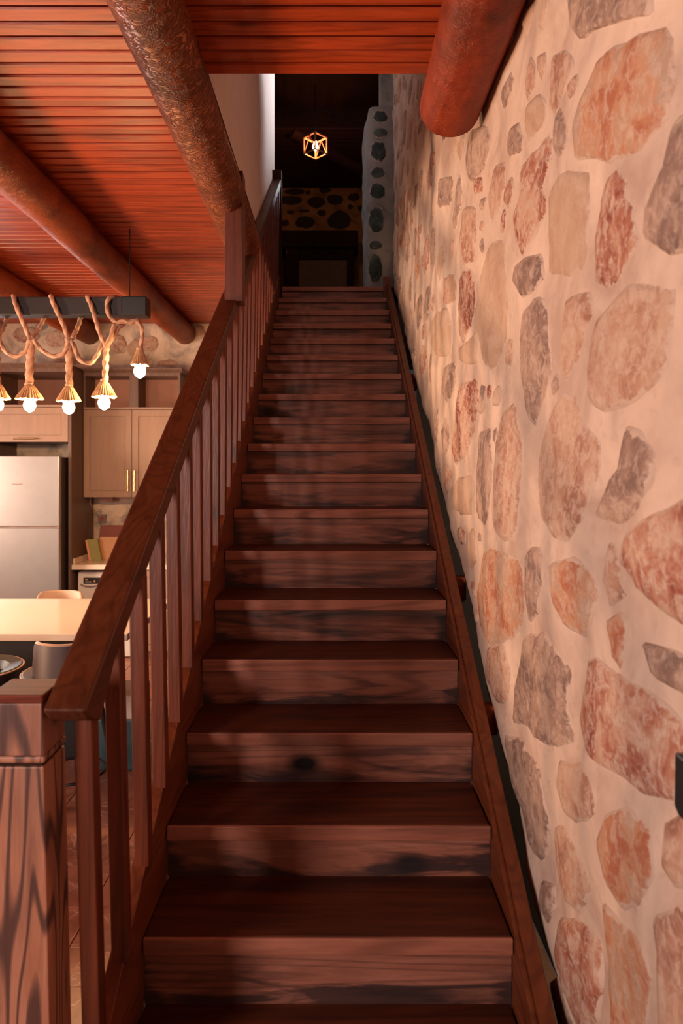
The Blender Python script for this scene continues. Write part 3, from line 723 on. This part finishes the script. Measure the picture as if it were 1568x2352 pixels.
# worktop, washing machine
wt = box('worktop', -2.535, -0.80, 6.58, YW-0.012, 0.870, 0.920, M['quartz'], label='pale polished stone worktop on the kitchen back wall', cat='worktop', bevel=0.004)
box('upstand', -2.533, -2.518, 6.62, YW-0.016, 0.920, 0.975, M['quartz'], wt, bevel=0.003)
wm = empty('washing_machine', (-2.2, 6.9, 0), 'white washing machine with a black control strip under the worktop', 'appliance')
wb = box('body', -2.505, -1.905, 6.66, YW-0.03, 0.01, 0.838, M['whitegoods'], wm, bevel=0.012)
box('control_panel', -2.475, -1.93, 6.650, 6.665, 0.700, 0.812, M['whitegoods'], wm, bevel=0.006)
dp = box('display_strip', -2.445, -2.05, 6.646, 6.652, 0.725, 0.785, M['black'], wm, bevel=0.003)
MB().tube([(-2.425+0.006*i, 6.645, 0.742+(0.004 if i % 2 else 0)) for i in range(11)], 0.0022, 6).build('lettering', M['text'], dp)
MB().box(-2.425, -2.405, 6.6445, 6.646, 0.762, 0.772).build('logo', M['amber'], dp)
MB().tube([(-2.335, 6.6445, 0.752), (-2.335, 6.643, 0.752)], 0.010, 12).build('indicator', M['amber'], dp)
MB().tube([(-2.38+0.09*math.cos(t), 6.650, 0.725-0.028*math.sin(t)) for t in [i*PI/12 for i in range(13)]], 0.007, 8).build('drawer_grip', M['socket'], wm, smooth=True)
MB().lathe((0, 0, 0), [(0.18, 0), (0.18, 0.02), (0.15, 0.03), (0.145, 0.02), (0.10, 0.005)], 32)
dm = MB(); dm.tube([(-2.205+0.17*math.cos(t), 6.652, 0.40+0.17*math.sin(t)) for t in [i*PI/16 for i in range(33)]], 0.022, 8, cap=False); dm.build('door_ring', M['socket'], wm, smooth=True)
bc = empty('base_cabinet', (-1.3, 6.9, 0), 'brown base cabinet under the worktop, right of the washing machine', 'cabinet')
box('carcass', -1.89, -0.82, 6.62, YW-0.02, 0.0, 0.868, M['cab_dark'], bc)
shaker('door', -1.888, -1.36, 0.08, 0.862, 6.60, bc, ('v', -1.40, 0.60, 0.78)); shaker('door', -1.355, -0.822, 0.08, 0.862, 6.60, bc, ('v', -1.32, 0.60, 0.78))
# things on the worktop
def leaning_slab(name, x0, x1, z0, h, t, y0, lean, mat, label, cat, skew=0.0, rad=0.0, rot=0.0):
    # slab standing on its lower edge and leaning back
    m = MB(); pts = []
    if rad > 0:
        for cx, cz, a0 in ((x1-rad, rad, -PI/2), (x1-rad, h-rad, 0), (x0+rad, h-rad, PI/2), (x0+rad, rad, PI)):
            for k in range(5):
                a = a0+k*PI/8; pts.append((cx+rad*math.cos(a), cz+rad*math.sin(a)))
    else: pts = [(x0, 0), (x1, 0), (x1, h), (x0, h)]
    xm = (x0+x1)/2
    vs = []
    for off in (0, t):
        for x, z in pts:
            xx = x+skew*z; yy = y0+lean*z+off+(xx-xm)*rot
            vs.append((xx, yy, z0+z))
    n = len(pts)
    m.add(vs, [tuple(range(n)), tuple(range(n, 2*n))]+[(i, (i+1) % n, n+(i+1) % n, n+i) for i in range(n)])
    return m.build(name, mat, label=label, cat=cat, bevel=0.002)
tr = leaning_slab('tray', -2.455, -2.02, 0.92, 0.335, 0.02, 7.06, 0.28, M['tray'], 'large red-brown tray leaning on the kitchen wall', 'tray', rad=0.035)
cbd = leaning_slab('cutting_board', -2.415, -2.06, 0.92, 0.225, 0.014, 6.985, 0.20, M['board'], 'tan cutting board leaning in front of the red-brown tray', 'cutting board', rad=0.012)
leaning_slab('book', -2.440, -2.345, 0.92, 0.215, 0.022, 6.865, 0.10, M['green'], 'thin olive green book standing on the pale worktop', 'book', skew=-0.22, rot=0.25)
leaning_slab('book', -2.480, -2.385, 0.92, 0.205, 0.016, 6.905, 0.10, M['orange'], 'orange book standing behind the olive green one', 'book', skew=-0.20, rot=0.25)
sk = empty('wall_socket', at(235, 1200, YW), 'small square grey socket on the kitchen wall above the tray', 'socket')
c = at(235, 1191, YW)
box('plate', c.x-0.045, c.x+0.045, YW-0.022, YW-0.004, c.z-0.045, c.z+0.045, M['socket'], sk, bevel=0.004)
MB().tube([(c.x, YW-0.027, c.z), (c.x, YW-0.021, c.z)], 0.027, 20).build('inset', M['tray'], sk)
ul = empty('cable_fitting', (-2.33, 7.05, 1.50), 'pinkish cable fitting under the wall cabinet, next to the tall panel', 'fitting')
box('bracket', -2.42, -2.28, 7.02, 7.15, 1.515, 1.56, M['cab_pink'], ul, bevel=0.008)
MB().tube([(-2.50, 7.0, 1.55), (-2.505, 7.0, 1.49), (-2.47, 7.02, 1.42), (-2.45, 7.1, 1.34), (-2.44, 7.16, 1.20)], 0.005, 6).build('cable', M['socket'], ul, smooth=True)

# island / bar table
il = empty('kitchen_island', (-2.2, 4.4, 0), 'kitchen island with a polished pale top and black body', 'table')
box('tabletop', -3.7, -1.165, 3.84, 4.92, 0.860, 0.900, M['quartz'], il, bevel=0.004)
box('body', -3.6, -1.62, 4.32, 4.84, 0.0, 0.860, M['black'], il)
# stools
def shell_pts(cx, cy, r, a0, a1, z0, z1, lean, n=18, sq=0.9):
    return None
def stool(cx, cy, face, mat, label, back_top, rim, wid=0.235):
    t = empty('bar_stool', (cx, cy, 0), label, 'stool', 'bar stools around the island')
    f = face                                # +1: seated person looks towards +y
    m = MB(); n = 26; th = 0.024
    vs = []; fs = []
    # curved back: arc behind the sitter
    rows = 6
    for side in (0, 1):
        for j in range(rows+1):
            v = j/rows
            for i in range(n+1):
                a = -1.25+2.5*i/n
                edge_ = abs(2*i/n-1)
                top = back_top-(back_top-rim)*max(0, (edge_-0.62)/0.38)**2.4*0.95
                z = rim-0.02+(top-(rim-0.02))*v
                r = wid-0.03*v*0.3-(th if side else 0)
                vs.append((cx+r*math.sin(a)*0.92, cy-f*(r*math.cos(a)*0.98), z))
    st_ = (rows+1)*(n+1)
    for side in (0, 1):
        for j in range(rows):
            for i in range(n):
                q = side*st_+j*(n+1)+i; fs.append((q, q+1, q+n+2, q+n+1))
    for i in range(n):
        q = rows*(n+1)+i; fs.append((q, q+1, st_+q+1, st_+q)); fs.append((i, i+1, st_+i+1, st_+i))
    for j in range(rows):
        for i in (0, n):
            q = j*(n+1)+i; fs.append((q, q+n+1, st_+q+n+1, st_+q))
    m.add(vs, fs); bk = m.build('backrest', mat, t, smooth=True)
    pp = [Vector(vs[rows*(n+1)+i])*0.5+Vector(vs[st_+rows*(n+1)+i])*0.5 for i in range(n+1)]
    MB().tube(pp, 0.010, 8).build('piping', M['piping'], bk, smooth=True, label='tan piping')
    # bucket seat with a wider rim
    MB().lathe((cx, cy, 0), [(0.12, rim-0.17), (wid+0.005, rim-0.13), (wid+0.035, rim-0.03), (wid+0.040, rim-0.012), (wid+0.025, rim), (wid-0.03, rim-0.01), (wid-0.05, rim-0.05), (0.06, rim-0.06)], 40).build('seat', mat, t, smooth=True)
    MB().tube([(cx+(wid+0.036)*math.cos(q), cy+(wid+0.036)*math.sin(q), rim-0.008) for q in [i*PI/24 for i in range(49)]], 0.005, 6, cap=False).build('seat_piping', M['piping'], t, smooth=True, label='tan piping')
    for sx in (-1, 1):
        for sy in (-1, 1):
            MB().tube([(cx+sx*0.10, cy+sy*0.10, rim-0.15), (cx+sx*0.19, cy+sy*0.19, 0.0)], [0.016, 0.011], 10).build('leg', M['black'], t, smooth=True)
    MB().tube([(cx+0.165*math.cos(q), cy+0.165*math.sin(q), 0.28) for q in [i*PI/16 for i in range(33)]], 0.008, 8, cap=False).build('foot_ring', M['black'], t, smooth=True)
    return t
stool(-1.345, 3.50, 1, M['seat'], 'plum leather bar stool in front of the island, nearest the railing', 0.965, 0.80, 0.205)
stool(-1.865, 3.52, 1, M['seat_dark'], 'black leather bar stool in front of the island at the left frame edge', 0.965, 0.81, 0.205)
stool(-2.12, 5.15, -1, M['seat_tan'], 'tan upholstered bar stool on the far side of the island', 0.875, 0.62, 0.24)
# white-lidded bin seen between the balusters
sb = empty('storage_box', (-1.36, 4.3, 0), 'teal storage box with a white lid seen between the balusters', 'box')
box('body', -1.50, -1.20, 4.14, 4.44, 0.0, 0.31, M['teal'], sb, bevel=0.01)
box('lid', -1.505, -1.195, 4.135, 4.445, 0.31, 0.46, M['whitegoods'], sb, bevel=0.012)

# ================================================================= rope lights
YB = 4.40
lb = empty('light_bar', (-2.2, YB, 2.87), 'long black timber bar hanging under the log ceiling above the island', 'light bar')
box('bar', -3.4, at(288, 0, YB).x, YB-0.05, YB+0.05, at(0, 727, YB).z, at(0, 686, YB).z, M['blackwood'], lb, bevel=0.004)
box('end_cap', at(284, 0, YB).x, at(341, 0, YB).x, YB-0.056, YB+0.056, at(0, 729, YB).z, at(0, 685, YB).z, M['black'], lb, bevel=0.006, label='black metal end cap')
for px in (298, -330):
    q = at(px, 686, YB); MB().tube([(q.x, YB, q.z), (q.x, YB, CEIL+0.01)], 0.003, 6).build('wire', M['black'], lb)
def smooth_path(pts, n=10):
    P = [Vector(p) for p in pts]; out = []
    P = [P[0]*2-P[1]]+P+[P[-1]*2-P[-2]]
    for i in range(1, len(P)-2):
        for k in range(n):
            t = k/n; a, b, c, d = P[i-1], P[i], P[i+1], P[i+2]
            out.append(0.5*((2*b)+(c-a)*t+(2*a-5*b+4*c-d)*t*t+(3*b-a-3*c+d)*t**3))
    out.append(P[-2]); return out
def rope(pxs, parent, R=0.0135, yo=-0.075, n=10, name='rope', twist=95):
    pts = smooth_path([at(p[0], p[1], YB+(p[2] if len(p) > 2 else yo)) for p in pxs], n)
    s = [0]
    for i in range(1, len(pts)): s.append(s[-1]+(pts[i]-pts[i-1]).length)
    MB().tube(pts, R, 12, lambda i, th: 1+0.22*math.cos(3*th-twist*s[i])).build(name, M['rope'], parent, smooth='all')
def lamp(bx, ztop_px, zskirt_px, label, wide, rope_paths, stem):
    # bx: x pixel; ztop: top of the frayed skirt; zskirt: its lower hem
    c = at(bx, zskirt_px, YB)
    t = empty('rope_pendant_lamp', (c.x, YB, c.z), label, 'lamp', 'rope pendant lamps on the black bar')
    ht = (zskirt_px-ztop_px)*YB/FPX; rw = wide*YB/FPX
    m = MB(); n = 56; vs = []; fs = []; rows = 7
    jit = [random.uniform(-0.010, 0.004) for _ in range(n)]
    for side, sc in ((0, 1.0), (1, 0.86)):
        for j in range(rows+1):
            v = j/rows
            r = (0.019+(rw-0.019)*(v**0.85))*sc
            for k in range(n):
                rr = r*(1+0.05*math.cos(k*PI)*(0.3+v)+0.05*random.uniform(-1, 1)*v); a = 2*PI*k/n
                vs.append((c.x+rr*math.cos(a), YB+rr*math.sin(a), c.z+ht*(1-v)+(jit[k] if j == rows else 0)))
    q = (rows+1)*n
    for side in (0, 1):
        for j in range(rows):
            for k in range(n): fs.append((side*q+j*n+k, side*q+j*n+(k+1) % n, side*q+(j+1)*n+(k+1) % n, side*q+(j+1)*n+k))
    for k in range(n): fs.append((rows*n+k, rows*n+(k+1) % n, q+rows*n+(k+1) % n, q+rows*n+k)); fs.append((k, (k+1) % n, q+(k+1) % n, q+k))
    m.add(vs, fs); m.build('shade', M['jute'], t, smooth=True, label='frayed jute skirt')
    MB().lathe((c.x, YB, c.z), [(0.016, 0.03), (0.022, 0.0), (0.036, -0.028), (0.038, -0.045), (0.030, -0.068), (0.014, -0.082), (0.004, -0.086)], 24).build('bulb', M['bulb'], t, smooth='all')
    MB().lathe((c.x, YB, c.z), [(0.018, 0.03), (0.018, 0.06)], 12).build('lamp_holder', M['black'], t)
    MB().lathe((c.x, YB, c.z+ht), [(0.021, -0.004), (0.024, 0.004), (0.021, 0.012)], 16).build('knot', M['rope'], t, smooth=True)
    for R, p in rope_paths: rope(p, t, R)
    return t
lamp(68, 882, 916, 'rope pendant lamp second from the left frame edge, below the bar', 29,
     [(0.0235, [(67, 884, 0), (68, 850, 0), (70, 800, -0.03), (70, 778, -0.05)]),
      (0.0135, [(70, 782, -.05), (55, 745, -.07), (38, 705, -.078), (30, 678, -.06)]),
      (0.0125, [(72, 776, -.05), (88, 757, .0), (102, 730, .06), (106, 722, .07)]),
      (0.0120, [(2, 740, .05), (-2, 775, -.05), (12, 806, -.05), (36, 818, -.05), (58, 806, -.05), (68, 786, -.05)])], None)
lamp(158, 886, 921, 'rope pendant lamp in the middle, hung on a straight twisted rope', 26,
     [(0.0210, [(159, 890, 0), (159, 850, 0), (158, 800, -0.03), (157, 778, -0.05)]),
      (0.0135, [(158, 782, -.05), (145, 745, -.07), (126, 705, -.078), (116, 678, -.06)]),
      (0.0120, [(74, 776, -.05), (92, 800, -.05), (118, 817, -.05), (142, 814, -.05), (154, 798, -.05), (158, 782, -.05)]),
      (0.0135, [(166, 778, -.05), (178, 752, .0), (187, 726, .06)])], None)
lamp(239, 875, 911, 'rope pendant lamp with the forked rope, left of the short one', 27,
     [(0.0180, [(241, 878, 0), (242, 850, 0), (243, 820, -0.02), (244, 797, -0.04)]),
      (0.0130, [(243, 797, -.05), (228, 762, -.07), (212, 710, -.078), (200, 680, -.06)]),
      (0.0135, [(245, 797, -.04), (258, 775, -.05), (270, 756, -.04), (284, 742, -.02)]),
      (0.0130, [(160, 776, -.05), (172, 800, -.05), (182, 825, -.05), (205, 834, -.05), (222, 818, -.05), (236, 786, -.05)]),
      (0.0130, [(246, 790, -.06), (256, 768, -.07), (262, 745, -.07)])], None)
lamp(321, 803, 838, 'short rope pendant lamp at the right end of the bar', 19,
     [(0.0120, [(322, 806, 0), (326, 775, 0), (325, 752, -.02), (312, 738, -.05), (290, 738, -.06), (268, 740, -.065), (252, 727, -.07), (245, 705, -.078), (250, 686, -.07), (262, 682, -.03), (275, 686, .05)]),
      (0.0110, [(268, 742, -.07), (285, 736, -.07), (300, 741, -.06), (315, 735, -.05), (322, 748, -.02)])], None)
lamp(-6, 880, 915, 'rope pendant lamp cut off by the left frame edge', 26,
     [(0.0210, [(-6, 884, 0), (-8, 850, 0), (-8, 800, -0.03), (-8, 778, -0.05)]),
      (0.0135, [(-8, 782, -.05), (-22, 745, -.07), (-40, 705, -.078), (-50, 678, -.06)]),
      (0.0120, [(-6, 776, -.05), (6, 757, .0), (14, 735, .06), (17, 724, .07)])], None)

# ================================================================= things upstairs
YC = 8.0
cc = at(724, 335, YC)
cl2 = empty('cube_lamp', cc, 'small open cube pendant lamp glowing upstairs', 'lamp')
R3 = 0.160
import mathutils
rot = mathutils.Euler((math.radians(-38), 0, 0)).to_matrix() @ mathutils.Euler((0, 0, PI/4)).to_matrix()
h = 0.088*1.08
cor = {}
for a in (-1, 1):
    for b_ in (-1, 1):
        for c_ in (-1, 1): cor[(a, b_, c_)] = cc + mathutils.Euler((0, 0, PI/4)).to_matrix() @ Vector((a, b_, c_))*h
ks = list(cor)
for i in range(8):
    for j in range(i+1, 8):
        if sum(abs(ks[i][q]-ks[j][q]) for q in range(3)) == 2:
            MB().tube([cor[ks[i]], cor[ks[j]]], 0.011, 6).build('frame_bar', M['copper'], cl2)
for s1, s2 in ((-1, -1), (1, -1), (-1, 1), (1, 1)):
    pa = cor[(s1, -s1*1 if False else s2, 1)]; pb = cor[(s1, s2, -1)]
    q = cor[(s1, -s2, 1)]
    MB().tube([pb, q.lerp(pa, 0.5)], 0.006, 6).build('brace', M['copper'], cl2); MB().tube([cor[(s1, -s2, -1)], q.lerp(pa, 0.5)], 0.006, 6).build('brace', M['copper'], cl2)
MB().lathe(cc, [(0.014, 0.05), (0.018, 0.03), (0.032, 0.0), (0.034, -0.02), (0.022, -0.045), (0.004, -0.055)], 20).build('bulb', M['bulb2'], cl2, smooth='all')
MB().tube([cc+Vector((0, 0, 0.05)), cc+Vector((0, 0, 6.34-cc.z))], 0.006, 8).build('cord', M['black'], cl2)
cx = empty('dark_cabinet', (0, 10, UP), 'dark wooden cabinet with a brown panel against the far upstairs wall', 'cabinet')
YF = 9.9
def bpx(name, x0, x1, y0, y1, z0b, ya, yb, mat):   # from pixels
    a = at(x0, y0, YF); b = at(x1, y1, YF)
    return box(name, a.x, b.x, ya, yb, (UP if z0b else b.z), a.z, mat, cx, bevel=0.004)
bpx('top_board', 646, 822, 531, 569, False, 9.86, 10.28, M['dark'])
bpx('side_board', 655, 686, 569, 0, True, 9.9, 10.28, M['dark'])
bpx('side_board', 797, 812, 569, 0, True, 9.9, 10.28, M['dark'])
bpx('panel', 686, 797, 594, 0, True, 9.95, 10.28, M['brownpanel'])
bpx('cross_rail', 686, 797, 569, 594, False, 9.92, 10.28, M['dark'])
MB().tube([at(658, 583, 9.88), at(658, 576, 9.88)], 0.008, 8).build('knob', M['brass'], cx)
# black device on the stone wall at the right frame edge
sw = empty('wall_device', (XW-0.03, 1.02, 1.275), 'black box fixed to the stone wall at the right frame edge', 'switch')
MB().prism_x([(1.075, 1.37), (1.078, 1.285), (1.065, 1.275), (0.95, 1.275), (0.95, 1.37)], XW-0.045, XW+0.005).build('housing', M['black'], sw, bevel=0.003)
